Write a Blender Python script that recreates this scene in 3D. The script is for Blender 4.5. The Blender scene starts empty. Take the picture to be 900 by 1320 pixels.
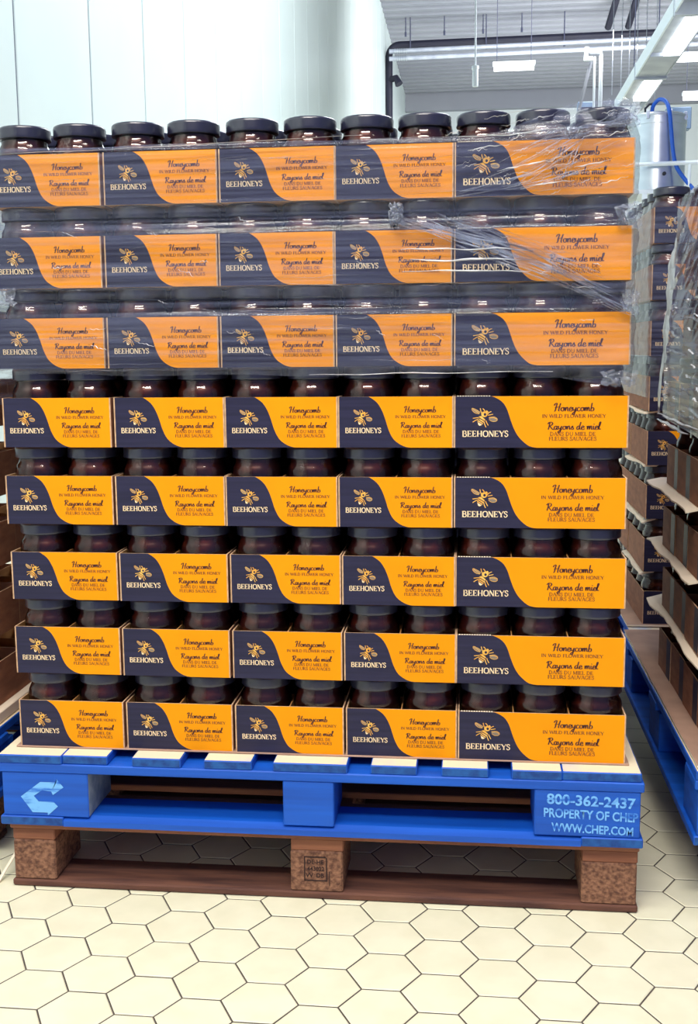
import bpy, bmesh, math, random
from mathutils import Vector, Matrix, noise
random.seed(7)
SC = bpy.context.scene
COL = SC.collection

# ------------------------------------------------------------------ camera, world, lights, exposure
cam_data = bpy.data.cameras.new('camera')
cam = bpy.data.objects.new('camera', cam_data); COL.objects.link(cam)
cam_data.sensor_fit = 'VERTICAL'; cam_data.sensor_height = 36.0
cam_data.lens = 36.0 * 1443.66 / 1320.0
cam_data.clip_end = 200
_r = Vector((0.99407674, 0.10832721, -0.00875467)); _u = Vector((-0.00721355, 0.14614305, 0.98923717)); _f = Vector((-0.10844074, 0.98331451, -0.14605883))
M = Matrix.Identity(4)
for i in range(3):
    M[i][0] = _r[i]; M[i][1] = _u[i]; M[i][2] = -_f[i]
M[0][3], M[1][3], M[2][3] = 0.88997, -2.01327, 1.04091
cam.matrix_world = M
SC.camera = cam

world = bpy.data.worlds.new('world'); SC.world = world; world.use_nodes = True
bg = world.node_tree.nodes['Background']
bg.inputs[0].default_value = (0.44, 0.50, 1.0, 1); bg.inputs[1].default_value = 0.46

def area(name, loc, target, sx, sy, power, color=(1, 1, 1)):
    d = bpy.data.lights.new(name, 'AREA'); d.shape = 'RECTANGLE'; d.size = sx; d.size_y = sy; d.energy = power; d.color = color
    o = bpy.data.objects.new(name, d); COL.objects.link(o); o.location = loc
    o.rotation_euler = (Vector(target) - Vector(loc)).to_track_quat('-Z', 'Y').to_euler()
    return o
area('ceiling_lamp_front', (0.5, -2.9, 4.3), (0.55, -0.6, 0.3), 2.6, 0.5, 150, (1.0, 0.95, 0.86))
area('ceiling_lamp_over', (0.7, -1.3, 4.6), (0.6, -0.6, 0.0), 3.0, 0.5, 100, (1.0, 0.95, 0.86))
area('ceiling_lamp_rear', (-2.2, -4.6, 3.3), (0.6, 0.0, 0.9), 1.6, 0.5, 75, (0.95, 0.97, 1.0))
area('ceiling_lamp_wall', (2.6, 8.0, 6.6), (-1.5, 8.0, 3.0), 9.0, 1.2, 600, (0.93, 0.98, 1.0))
area('ceiling_lamp_hall', (5.0, 22.0, 9.0), (2.0, 30.0, 4.0), 6.0, 6.0, 1850, (0.97, 0.98, 1.0))
area('far_wall_fill', (4.0, 30.0, 5.0), (2.0, 33.0, 9.6), 7.0, 5.0, 330, (0.90, 0.92, 1.0))  # unseen upward fill light, added to brighten the far wall
SC.view_settings.view_transform = 'Standard'
SC.view_settings.look = 'None'
SC.view_settings.gamma = 1.0
SC.view_settings.use_curve_mapping = False
SC.view_settings.exposure = 0.14

# ------------------------------------------------------------------ materials
def srgb(r, g, b):
    f = lambda c: (c/255)/12.92 if c/255 <= .04045 else (((c/255)+.055)/1.055)**2.4
    return (f(r), f(g), f(b), 1)

def mat(name, col, rough=.6, col2=None, scale=(8, 8, 8), detail=4, lo=.35, hi=.65, metal=0, bump=0, bscale=None, spec=.5, coat=0):
    m = bpy.data.materials.new(name); m.use_nodes = True
    nt = m.node_tree; N = nt.nodes; L = nt.links
    p = N['Principled BSDF']
    p.inputs['Base Color'].default_value = col; p.inputs['Roughness'].default_value = rough
    p.inputs['Metallic'].default_value = metal; p.inputs['Specular IOR Level'].default_value = spec
    p.inputs['Coat Weight'].default_value = coat
    if col2 is not None or bump:
        tc = N.new('ShaderNodeTexCoord'); mp = N.new('ShaderNodeMapping'); mp.inputs['Scale'].default_value = scale
        oi = N.new('ShaderNodeObjectInfo'); ad = N.new('ShaderNodeVectorMath'); ad.operation = 'ADD'
        sc = N.new('ShaderNodeVectorMath'); sc.operation = 'SCALE'; sc.inputs['Scale'].default_value = 13.0
        cb = N.new('ShaderNodeCombineXYZ')
        for k in range(3): L.new(oi.outputs['Random'], cb.inputs[k])
        L.new(cb.outputs[0], sc.inputs[0])
        L.new(tc.outputs['Object'], ad.inputs[0]); L.new(sc.outputs[0], ad.inputs[1])
        L.new(ad.outputs[0], mp.inputs['Vector'])
        nz = N.new('ShaderNodeTexNoise'); nz.inputs['Scale'].default_value = 1; nz.inputs['Detail'].default_value = detail
        L.new(mp.outputs[0], nz.inputs['Vector'])
        if col2 is not None:
            rp = N.new('ShaderNodeValToRGB'); e = rp.color_ramp.elements
            e[0].position = lo; e[0].color = col; e[1].position = hi; e[1].color = col2
            L.new(nz.outputs[0], rp.inputs[0]); L.new(rp.outputs[0], p.inputs['Base Color'])
        if bump:
            b = N.new('ShaderNodeBump'); b.inputs['Strength'].default_value = bump; b.inputs['Distance'].default_value = .003
            L.new(nz.outputs[0], b.inputs['Height']); L.new(b.outputs[0], p.inputs['Normal'])
    return m

def emit(name, col, s):
    m = bpy.data.materials.new(name); m.use_nodes = True; nt = m.node_tree
    nt.nodes.remove(nt.nodes['Principled BSDF'])
    e = nt.nodes.new('ShaderNodeEmission'); e.inputs[0].default_value = col; e.inputs[1].default_value = s
    nt.links.new(e.outputs[0], nt.nodes['Material Output'].inputs[0]); return m

def film_mat(name, scale, lo, hi, fmin, fmax, gl=.10, tint=(.93, .95, 1, 1), col=(.62, .70, .98, 1), ior=1.4, bump=.4, frmax=.4):
    m = bpy.data.materials.new(name); m.use_nodes = True; nt = m.node_tree; N = nt.nodes; L = nt.links
    N.remove(N['Principled BSDF'])
    tr = N.new('ShaderNodeBsdfTransparent'); tr.inputs[0].default_value = tint
    df = N.new('ShaderNodeBsdfDiffuse'); df.inputs[0].default_value = col
    g = N.new('ShaderNodeBsdfGlossy'); g.inputs['Roughness'].default_value = gl
    tc = N.new('ShaderNodeTexCoord'); mp = N.new('ShaderNodeMapping'); mp.inputs['Scale'].default_value = scale
    nz = N.new('ShaderNodeTexNoise'); nz.inputs['Scale'].default_value = 1; nz.inputs['Detail'].default_value = 5
    L.new(tc.outputs['Object'], mp.inputs[0]); L.new(mp.outputs[0], nz.inputs['Vector'])
    mr = N.new('ShaderNodeMapRange'); mr.inputs['From Min'].default_value = lo; mr.inputs['From Max'].default_value = hi
    mr.inputs['To Min'].default_value = fmin; mr.inputs['To Max'].default_value = fmax
    L.new(nz.outputs[0], mr.inputs['Value'])
    bp = N.new('ShaderNodeBump'); bp.inputs['Strength'].default_value = bump; bp.inputs['Distance'].default_value = .002
    L.new(nz.outputs[0], bp.inputs['Height']); L.new(bp.outputs[0], g.inputs['Normal'])
    m1 = N.new('ShaderNodeMixShader'); L.new(mr.outputs[0], m1.inputs[0]); L.new(tr.outputs[0], m1.inputs[1]); L.new(df.outputs[0], m1.inputs[2])
    fr = N.new('ShaderNodeFresnel'); fr.inputs[0].default_value = ior; L.new(bp.outputs[0], fr.inputs['Normal'])
    m2 = N.new('ShaderNodeMixShader'); L.new(m1.outputs[0], m2.inputs[1]); L.new(g.outputs[0], m2.inputs[2])
    mn = N.new('ShaderNodeMath'); mn.operation = 'MINIMUM'; mn.inputs[1].default_value = frmax; L.new(fr.outputs[0], mn.inputs[0]); L.new(mn.outputs[0], m2.inputs[0])
    L.new(m2.outputs[0], N['Material Output'].inputs[0])
    return m

def glass_mat(name, tint, rough=.03):
    m = bpy.data.materials.new(name); m.use_nodes = True; nt = m.node_tree; N = nt.nodes; L = nt.links
    N.remove(N['Principled BSDF'])
    tr = N.new('ShaderNodeBsdfTransparent'); tr.inputs[0].default_value = tint
    g = N.new('ShaderNodeBsdfGlossy'); g.inputs['Roughness'].default_value = rough
    fr = N.new('ShaderNodeFresnel'); fr.inputs[0].default_value = 1.55
    mx = N.new('ShaderNodeMixShader'); L.new(fr.outputs[0], mx.inputs[0]); L.new(tr.outputs[0], mx.inputs[1]); L.new(g.outputs[0], mx.inputs[2])
    L.new(mx.outputs[0], N['Material Output'].inputs[0]); return m

NAVY = srgb(29, 28, 56)
m_navy = mat('navy_print', NAVY, .5, srgb(37, 36, 66), (6, 6, 160), 2, spec=.35)
m_orange = mat('orange_print', srgb(242, 153, 0), .55, srgb(238, 149, 0), (10, 10, 10), spec=.18)
m_kraft = mat('kraft_board', srgb(158, 104, 74), .8, srgb(134, 86, 62), (20, 20, 60))
m_kraft_in = mat('kraft_inside', srgb(206, 150, 84), .8, srgb(184, 128, 70), (20, 20, 60))
m_edge = mat('board_edge', srgb(214, 176, 138), .85, srgb(184, 146, 112), (90, 90, 90))
m_sheet = mat('slip_board', srgb(186, 150, 128), .85, srgb(166, 132, 114), (12, 12, 12))
m_sheet_edge = mat('slip_edge', srgb(255, 238, 212), .85)  # cut board edges, also the painted-in lit tops of upper sheets
m_gold = mat('gold_print', srgb(247, 196, 96), .5, srgb(240, 170, 60), (60, 60, 60))
m_cream = mat('cream_print', srgb(250, 222, 180), .5)
m_wing = mat('wing_print', srgb(128, 116, 104), .5)
m_ink = mat('ink_print', srgb(74, 32, 26), .5)
m_ink_t = mat('ink_thin_print', srgb(118, 62, 24), .5)
m_lid = mat('lid_black', srgb(30, 31, 50), .30, coat=.5)
m_glass = glass_mat('jar_glass', (.80, .62, .56, 1))
m_honey = mat('honey', srgb(66, 28, 36), .30, srgb(124, 60, 38), (26, 26, 34), 3, .48, .74, coat=.2)
m_glass_dark = mat('filler_jar', srgb(60, 24, 22), .15, srgb(40, 16, 18), (20, 20, 20))
m_tile = mat('tile', srgb(240, 235, 205), .35, srgb(232, 227, 196), (14, 14, 14), spec=.4)
m_grout = mat('grout', srgb(92, 84, 76), .9, srgb(70, 64, 58), (40, 40, 40))
m_blue = mat('blue_paint', srgb(0, 76, 176), .6, srgb(2, 90, 200), (3, 30, 60), 5, bump=.25)
m_blue_d = mat('blue_end_grain', srgb(8, 58, 128), .75, srgb(24, 88, 160), (60, 60, 60), 5, bump=.5)
m_deck = mat('worn_deck', srgb(236, 220, 188), .75, srgb(150, 178, 214), (6, 3, 6), 5, .56, .72, bump=.2)
m_raw = mat('raw_wood', srgb(150, 96, 68), .8, srgb(120, 72, 52), (4, 26, 40), 5, bump=.3)
m_raw_end = mat('raw_end_grain', srgb(152, 108, 82), .85, srgb(92, 58, 44), (130, 130, 150), 6, bump=.8)
m_raw_dark = mat('raw_wood_dirty', srgb(112, 72, 56), .85, srgb(76, 46, 40), (7, 60, 60), 5, bump=.3)
m_pal_block_side = mat('grey_block_side', srgb(150, 158, 160), .8, srgb(116, 130, 140), (20, 50, 50))
m_stencil = mat('stencil_paint', srgb(118, 186, 246), .7, srgb(30, 106, 210), (24, 24, 110), 5, .5, .70)
m_stamp = mat('burnt_stamp', srgb(44, 22, 20), .8)
m_wall = mat('wall_panel', srgb(222, 236, 234), .32, srgb(216, 230, 229), (.7, .7, .7), spec=.5)
m_wall_far = mat('wall_far_paint', srgb(214, 222, 222), .6, srgb(206, 214, 216), (.4, .4, .4))
m_joint = mat('joint_seal', srgb(96, 104, 124), .8)
m_ceil = mat('ceiling_sheet', srgb(152, 155, 164), .6, srgb(142, 145, 156), (.3, .3, .3))
m_pipe_blk = mat('black_pipe', srgb(18, 19, 40), .6, srgb(24, 25, 48), (2, 2, 2))
m_steel = mat('steel', srgb(206, 212, 220), .28, srgb(190, 198, 208), (3, 3, 8), metal=.85)
m_galv = mat('galvanised', srgb(190, 196, 208), .45, srgb(172, 178, 194), (6, 6, 6), metal=.35)
m_white = mat('white_enamel', srgb(228, 236, 244), .4)
m_rod = mat('dark_rod', srgb(70, 74, 98), .6)
m_hose = mat('blue_hose', srgb(10, 84, 190), .35)
m_blackrub = mat('black_rubber', srgb(26, 28, 40), .5)
m_panel = mat('control_panel', srgb(128, 150, 178), .5, srgb(110, 134, 166), (3, 3, 3))
m_tube = emit('lamp_tube', (.93, .98, 1.0, 1), 5.0)
m_film = film_mat('stretch_film', (1.4, 1.4, 130), .36, .70, .015, .15, tint=(.975, .985, .96, 1), col=(.46, .52, .80, 1), ior=1.32, bump=.40, frmax=.35)
m_film_side = film_mat('stretch_film_side', (9, 5, 60), .40, .72, .03, .52, gl=.16, tint=(.93, .93, .97, 1), col=(.62, .66, .95, 1), ior=1.22, bump=.5, frmax=.26)
m_fold = film_mat('stretch_fold', (20, 20, 20), .40, .70, .05, .34, gl=.12, col=(.80, .86, 1, 1))
m_fold_glint = film_mat('stretch_fold_glint', (20, 20, 20), .38, .6, .50, .95, gl=.12, col=(.95, .97, 1, 1))  # near-white film colour standing in for lamp reflections

# ------------------------------------------------------------------ mesh helpers
class MB:
    def __init__(s): s.v = []; s.f = []; s.m = []; s.mats = []; s.sm = []
    def mi(s, m):
        if m not in s.mats: s.mats.append(m)
        return s.mats.index(m)
    def add(s, vs, fs, m, smooth=False):
        b = len(s.v); k = s.mi(m); s.v += [tuple(v) for v in vs]
        for f in fs: s.f.append(tuple(b+i for i in f)); s.m.append(k); s.sm.append(smooth)
        return s
    def box(s, x0, x1, y0, y1, z0, z1, m):
        vs = [(x, y, z) for z in (z0, z1) for y in (y0, y1) for x in (x0, x1)]
        return s.add(vs, [(0, 2, 3, 1), (4, 5, 7, 6), (0, 1, 5, 4), (2, 6, 7, 3), (0, 4, 6, 2), (1, 3, 7, 5)], m)
    def cbox(s, x0, x1, y0, y1, z0, z1, m, c=.003, top=None, front=None, right=None):
        X = (x0, x1); Y = (y0, y1); Z = (z0, z1); vs = []; idx = {}
        for i in (0, 1):
            for j in (0, 1):
                for k in (0, 1):
                    sx, sy, sz = (c, -c)[i], (c, -c)[j], (c, -c)[k]
                    for a, (dx, dy, dz) in enumerate(((0, sy, sz), (sx, 0, sz), (sx, sy, 0))):
                        idx[i, j, k, a] = len(vs); vs.append((X[i]+dx, Y[j]+dy, Z[k]+dz))
        g = lambda *a: idx[a]
        face = {'l': [g(0, 0, 0, 0), g(0, 0, 1, 0), g(0, 1, 1, 0), g(0, 1, 0, 0)], 'r': [g(1, 0, 0, 0), g(1, 1, 0, 0), g(1, 1, 1, 0), g(1, 0, 1, 0)],
                'f': [g(0, 0, 0, 1), g(1, 0, 0, 1), g(1, 0, 1, 1), g(0, 0, 1, 1)], 'b': [g(0, 1, 0, 1), g(0, 1, 1, 1), g(1, 1, 1, 1), g(1, 1, 0, 1)],
                'd': [g(0, 0, 0, 2), g(0, 1, 0, 2), g(1, 1, 0, 2), g(1, 0, 0, 2)], 't': [g(0, 0, 1, 2), g(1, 0, 1, 2), g(1, 1, 1, 2), g(0, 1, 1, 2)]}
        rest = []
        for i in (0, 1):
            for j in (0, 1):
                rest.append([g(i, j, 0, 0), g(i, j, 0, 1), g(i, j, 1, 1), g(i, j, 1, 0)])
            for k in (0, 1):
                rest.append([g(i, 0, k, 0), g(i, 0, k, 2), g(i, 1, k, 2), g(i, 1, k, 0)])
        for j in (0, 1):
            for k in (0, 1): rest.append([g(0, j, k, 1), g(0, j, k, 2), g(1, j, k, 2), g(1, j, k, 1)])
        for i in (0, 1):
            for j in (0, 1):
                for k in (0, 1): rest.append([g(i, j, k, 0), g(i, j, k, 1), g(i, j, k, 2)])
        b = len(s.v); s.v += vs
        def put(fs, mm):
            for f in fs: s.f.append(tuple(b+i for i in f)); s.m.append(s.mi(mm)); s.sm.append(False)
        put([face['l'], face['b'], face['d']] + rest, m)
        put([face['t']], top or m); put([face['f']], front or m); put([face['r']], right or m)
        return s
    def tube(s, pts, r, m, seg=8, cap=True, closed=False):
        pts = [Vector(p) for p in pts]; n = len(pts); vs = []; fs = []
        rr = r if isinstance(r, (list, tuple)) else [r]*n
        up = Vector((0, 0, 1)); pn = None
        for i, p in enumerate(pts):
            t = (pts[min(i+1, n-1)] - pts[max(i-1, 0)]).normalized()
            a = pn if pn is not None else (t.cross(up) if abs(t.dot(up)) < .95 else t.cross(Vector((1, 0, 0))))
            a = (a - t*a.dot(t)).normalized(); pn = a; b = t.cross(a)
            for k in range(seg):
                w = 2*math.pi*k/seg; vs.append(p + (a*math.cos(w)+b*math.sin(w))*rr[i])
        for i in range(n-1):
            for k in range(seg):
                k2 = (k+1) % seg; fs.append((i*seg+k, i*seg+k2, (i+1)*seg+k2, (i+1)*seg+k))
        if cap: fs += [tuple(range(seg))[::-1], tuple((n-1)*seg+k for k in range(seg))]
        return s.add(vs, fs, m, True)
    def lathe(s, prof, m, seg=28, c=(0, 0, 0), smooth=True, wob=0):
        vs = []; fs = []
        for i, (r, z) in enumerate(prof):
            for k in range(seg):
                w = 2*math.pi*k/seg; q = r*(1+(wob if (k % 2 and wob) else 0))
                vs.append((c[0]+q*math.cos(w), c[1]+q*math.sin(w), c[2]+z))
        for i in range(len(prof)-1):
            for k in range(seg):
                k2 = (k+1) % seg; fs.append((i*seg+k, i*seg+k2, (i+1)*seg+k2, (i+1)*seg+k))
        fs += [tuple(range(seg))[::-1], tuple((len(prof)-1)*seg+k for k in range(seg))]
        return s.add(vs, fs, m, smooth)
    def mesh(s, name):
        me = bpy.data.meshes.new(name); me.from_pydata(s.v, [], s.f)
        for m in s.mats: me.materials.append(m)
        me.polygons.foreach_set('material_index', s.m); me.polygons.foreach_set('use_smooth', s.sm)
        if any(s.sm):
            try: me.set_sharp_from_angle(angle=math.radians(42))
            except Exception: pass
        bm = bmesh.new(); bm.from_mesh(me); bmesh.ops.recalc_face_normals(bm, faces=bm.faces); bm.to_mesh(me); bm.free()
        return me
    def build(s, name, parent=None, loc=None):
        return ob(name, s.mesh(name), parent, loc)

def ob(name, me, parent=None, loc=None):
    o = bpy.data.objects.new(name, me); COL.objects.link(o)
    if parent is not None: o.parent = parent
    if loc is not None: o.location = loc
    return o
def tag(o, label=None, cat=None, group=None, kind=None):
    if label: o['label'] = label
    if cat: o['category'] = cat
    if group: o['group'] = group
    if kind: o['kind'] = kind
    return o
def empty(name, loc=(0, 0, 0), rz=0):
    o = bpy.data.objects.new(name, None); COL.objects.link(o); o.location = loc; o.rotation_euler = (0, 0, rz)
    o.empty_display_size = .05
    return o
KIDS = {}
def dup(o, parent=None):
    c = o.copy(); COL.objects.link(c)
    if parent is not None: c.parent = parent
    if o.name not in KIDS: KIDS[o.name] = list(o.children)
    for ch in KIDS[o.name]: dup(ch, c)
    return c

# ------------------------------------------------------------------ lettering (flat print)
def spline(P, n=6):
    if len(P) < 3: return [Vector(p) for p in P]
    P = [Vector(p) for p in P]; out = []
    for i in range(len(P)-1):
        p0 = P[max(i-1, 0)]; p1 = P[i]; p2 = P[i+1]; p3 = P[min(i+2, len(P)-1)]
        for k in range(n):
            t = k/n
            out.append(.5*((2*p1)+(-p0+p2)*t+(2*p0-5*p1+4*p2-p3)*t*t+(-p0+3*p1-3*p2+p3)*t*t*t))
    out.append(P[-1]); return out
def ribbon(P, w):
    n = len(P); L = []; R = []
    for i, p in enumerate(P):
        t = P[min(i+1, n-1)]-P[max(i-1, 0)]
        t = t.normalized() if t.length > 1e-9 else Vector((1, 0))
        nn = Vector((-t.y, t.x)); ww = (w(t) if callable(w) else w)*.5
        L.append(p+nn*ww); R.append(p-nn*ww)
    return [(L[i], R[i], R[i+1], L[i+1]) for i in range(n-1)]

SCRIPT = {
 'H': ([[(.0, .72), (.12, .95), (.3, 1.0), (.22, .6), (.12, .06), (.0, .0)], [(.66, 1.02), (.54, .55), (.46, .06), (.56, .04)], [(.06, .44), (.3, .5), (.62, .56)]], .62),
 'o': ([[(.3, .48), (.12, .42), (.08, .15), (.2, .0), (.34, .12), (.34, .38), (.26, .48), (.44, .42)]], .42),
 'n': ([[(.05, .5), (.08, .0)], [(.08, .1), (.18, .42), (.3, .5), (.33, .3), (.32, .05), (.42, .05)]], .43),
 'e': ([[(.04, .2), (.3, .3), (.28, .47), (.16, .48), (.06, .22), (.12, .02), (.25, .0), (.38, .14)]], .36),
 'y': ([[(.05, .5), (.06, .2), (.18, .08), (.32, .3)], [(.36, .5), (.3, .1), (.22, -.3), (.08, -.45), (.02, -.3), (.2, -.1), (.44, .08)]], .42),
 'c': ([[(.32, .4), (.22, .49), (.08, .35), (.07, .12), (.18, .0), (.36, .1)]], .34),
 'm': ([[(.05, .5), (.07, 0)], [(.07, .1), (.16, .44), (.25, .48), (.27, .3), (.26, .0)], [(.26, .1), (.36, .44), (.46, .48), (.48, .25), (.48, .04), (.6, .05)]], .6),
 'b': ([[(.18, 1.05), (.1, .5), (.06, .1), (.16, .0), (.32, .1), (.34, .35), (.24, .45), (.08, .3)]], .42),
 'R': ([[(.22, .95), (.15, .5), (.06, 0)], [(.0, .75), (.15, .98), (.4, 1.0), (.5, .8), (.36, .58), (.15, .5)], [(.2, .52), (.35, .25), (.52, .0), (.64, .08)]], .6),
 'a': ([[(.32, .42), (.2, .49), (.07, .3), (.08, .06), (.2, .02), (.32, .25)], [(.34, .5), (.32, .1), (.38, .02), (.47, .1)]], .44),
 's': ([[(.02, .08), (.2, .5), (.22, .35), (.3, .12), (.2, .0), (.06, .05)]], .34),
 'd': ([[(.32, .42), (.2, .49), (.07, .3), (.08, .06), (.2, .02), (.32, .25)], [(.46, 1.03), (.36, .5), (.34, .08), (.48, .08)]], .46),
 'i': ([[(.08, .5), (.07, .1), (.14, .02), (.22, .1)], [(.12, .7), (.15, .78)]], .2),
 'l': ([[(.0, .15), (.2, .75), (.24, 1.02), (.14, .95), (.06, .3), (.12, .03), (.26, .1)]], .26),
 ' ': ([], .24)}
T_, t_ = .17, .08
def _V(x, w=T_): return [([(x, 0), (x, 1)], w), ([(x-.13, .03), (x+.13, .03)], .06), ([(x-.13, .97), (x+.13, .97)], .06)]
SERIF = {
 'A': ([([(.04, 0), (.36, 1)], t_), ([(.36, 1), (.68, 0)], T_), ([(.16, .33), (.56, .33)], .07), ([(-.06, .03), (.16, .03)], .06), ([(.54, .03), (.8, .03)], .06)], .76),
 'B': (_V(.12)+[([(.12, .96), (.4, .95), (.5, .76), (.4, .55), (.12, .53)], .12), ([(.12, .53), (.45, .5), (.57, .27), (.45, .04), (.12, .04)], .13)], .68),
 'D': (_V(.12)+[([(.12, .95), (.45, .93), (.66, .5), (.45, .07), (.12, .05)], .13)], .78),
 'E': (_V(.12)+[([(.12, .96), (.52, .96)], .08), ([(.12, .5), (.42, .5)], .08), ([(.12, .04), (.55, .04)], .08), ([(.5, .98), (.5, .78)], .06), ([(.54, .02), (.54, .24)], .06), ([(.41, .6), (.41, .4)], .06)], .64),
 'F': (_V(.12)+[([(.12, .96), (.52, .96)], .08), ([(.12, .5), (.42, .5)], .08), ([(.5, .98), (.5, .76)], .06), ([(.41, .6), (.41, .4)], .06)], .58),
 'G': ([([(.62, .76), (.5, .95), (.3, .97), (.1, .7), (.1, .3), (.3, .03), (.52, .06), (.6, .36)], .12), ([(.46, .38), (.74, .38)], .06)], .76),
 'H': (_V(.12)+_V(.6)+[([(.12, .5), (.6, .5)], .08)], .78),
 'I': (_V(.14), .32),
 'L': (_V(.12)+[([(.12, .04), (.55, .04)], .08), ([(.54, .02), (.54, .26)], .06)], .6),
 'M': ([([(.1, 0), (.1, 1)], t_), ([(.12, 1), (.44, .06)], T_), ([(.44, .06), (.76, 1)], t_), ([(0, .03), (.22, .03)], .06)]+_V(.78), .96),
 'N': ([([(.1, 0), (.1, 1)], t_), ([(.1, 1), (.6, .02)], T_), ([(.62, 0), (.62, 1)], t_), ([(-.02, .03), (.22, .03)], .06), ([(.5, .97), (.74, .97)], .06)], .76),
 'O': ([([(.38, .97), (.14, .85), (.08, .5), (.14, .15), (.38, .03), (.62, .15), (.68, .5), (.62, .85), (.38, .97)], .14)], .78),
 'R': (_V(.12)+[([(.12, .96), (.4, .95), (.52, .74), (.4, .52), (.12, .5)], .12), ([(.32, .5), (.66, .02)], T_)], .72),
 'S': ([([(.46, .76), (.4, .93), (.26, .97), (.1, .85), (.12, .66), (.42, .42), (.46, .2), (.3, .03), (.15, .05), (.05, .26)], .12)], .56),
 'U': ([([(.14, 1), (.14, .35), (.24, .06), (.42, .03), (.6, .12), (.64, .4), (.64, 1)], .11), ([(.02, .97), (.27, .97)], .06), ([(.53, .97), (.75, .97)], .06)], .76),
 'V': ([([(.04, 1), (.36, 0)], T_), ([(.36, 0), (.66, 1)], t_), ([(-.06, .97), (.18, .97)], .06), ([(.54, .97), (.76, .97)], .06)], .7),
 'W': ([([(.04, 1), (.3, 0)], T_), ([(.3, 0), (.5, .9)], t_), ([(.48, 1), (.74, 0)], T_), ([(.74, 0), (.98, 1)], t_), ([(-.06, .97), (.18, .97)], .06), ([(.86, .97), (1.08, .97)], .06)], 1.02),
 'Y': ([([(.04, 1), (.36, .46)], T_), ([(.66, 1), (.36, .46)], t_), ([(.36, .46), (.36, 0)], T_), ([(.22, .03), (.5, .03)], .06), ([(-.06, .97), (.18, .97)], .06), ([(.54, .97), (.76, .97)], .06)], .7),
 ' ': ([], .34)}
def text_quads(txt, font, x0, x1, yb, h):
    """quads of a word fitted between x0 and x1, baseline yb, cap height h"""
    Q = []; cx = 0
    for ch in txt:
        st, adv = font[ch]
        for s in st:
            if font is SERIF: P, w = s; P = spline(P, 4) if len(P) > 2 else [Vector(p) for p in P]
            else: P = spline(s, 4); w = (lambda t: .075 + .085*max(0, abs(t.y)-.3))
            Q += [[v+Vector((cx, 0)) for v in q] for q in ribbon(P, w)]
        cx += adv
    k = (x1-x0)/cx
    return [[(x0+v.x*k, yb+v.y*h) for v in q] for q in Q]
def print_quads(mb, Q, W, H, y, m):
    # panel coordinates u (0..1 from the left), v (0..1 from the top) to the panel's own metres
    for q in Q:
        vs = [((u-.5)*W, y, (1-v)*H) for u, v in q]
        mb.add(vs, [(0, 1, 2, 3)], m)
def flipv(Q): return Q

S_, L_, H_ = .2080, .3060, .0915
TH = .0025
LAY = {
 'narrow': dict(W=S_, D=L_, curve=[(.255, 0), (.275, .012), (.335, .11), (.379, .26), (.41, .44), (.441, .66), (.484, .836), (.547, .945), (.60, .99), (.635, 1)],
   brand=(.052, .375, .712, .102), bee=(.211, .415, .160/2, .162), hc=(.578, .86, .307, .117), wf=(.497, .944, .42, .056), rm=(.547, .913, .61, .11), dm=(.565, .888, .712, .06), fs=(.553, .9, .797, .06)),
 'wide': dict(W=L_, D=S_, curve=[(.20, 0), (.225, .012), (.272, .1), (.302, .24), (.325, .456), (.349, .655), (.379, .81), (.426, .95), (.46, .99), (.485, 1)],
   brand=(.041, .314, .786, .119), bee=(.172, .417, .148/2, .190), hc=(.577, .811, .29, .15), wf=(.509, .878, .417, .067), rm=(.542, .85, .647, .143), dm=(.556, .822, .766, .072), fs=(.55, .828, .861, .075))}

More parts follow.
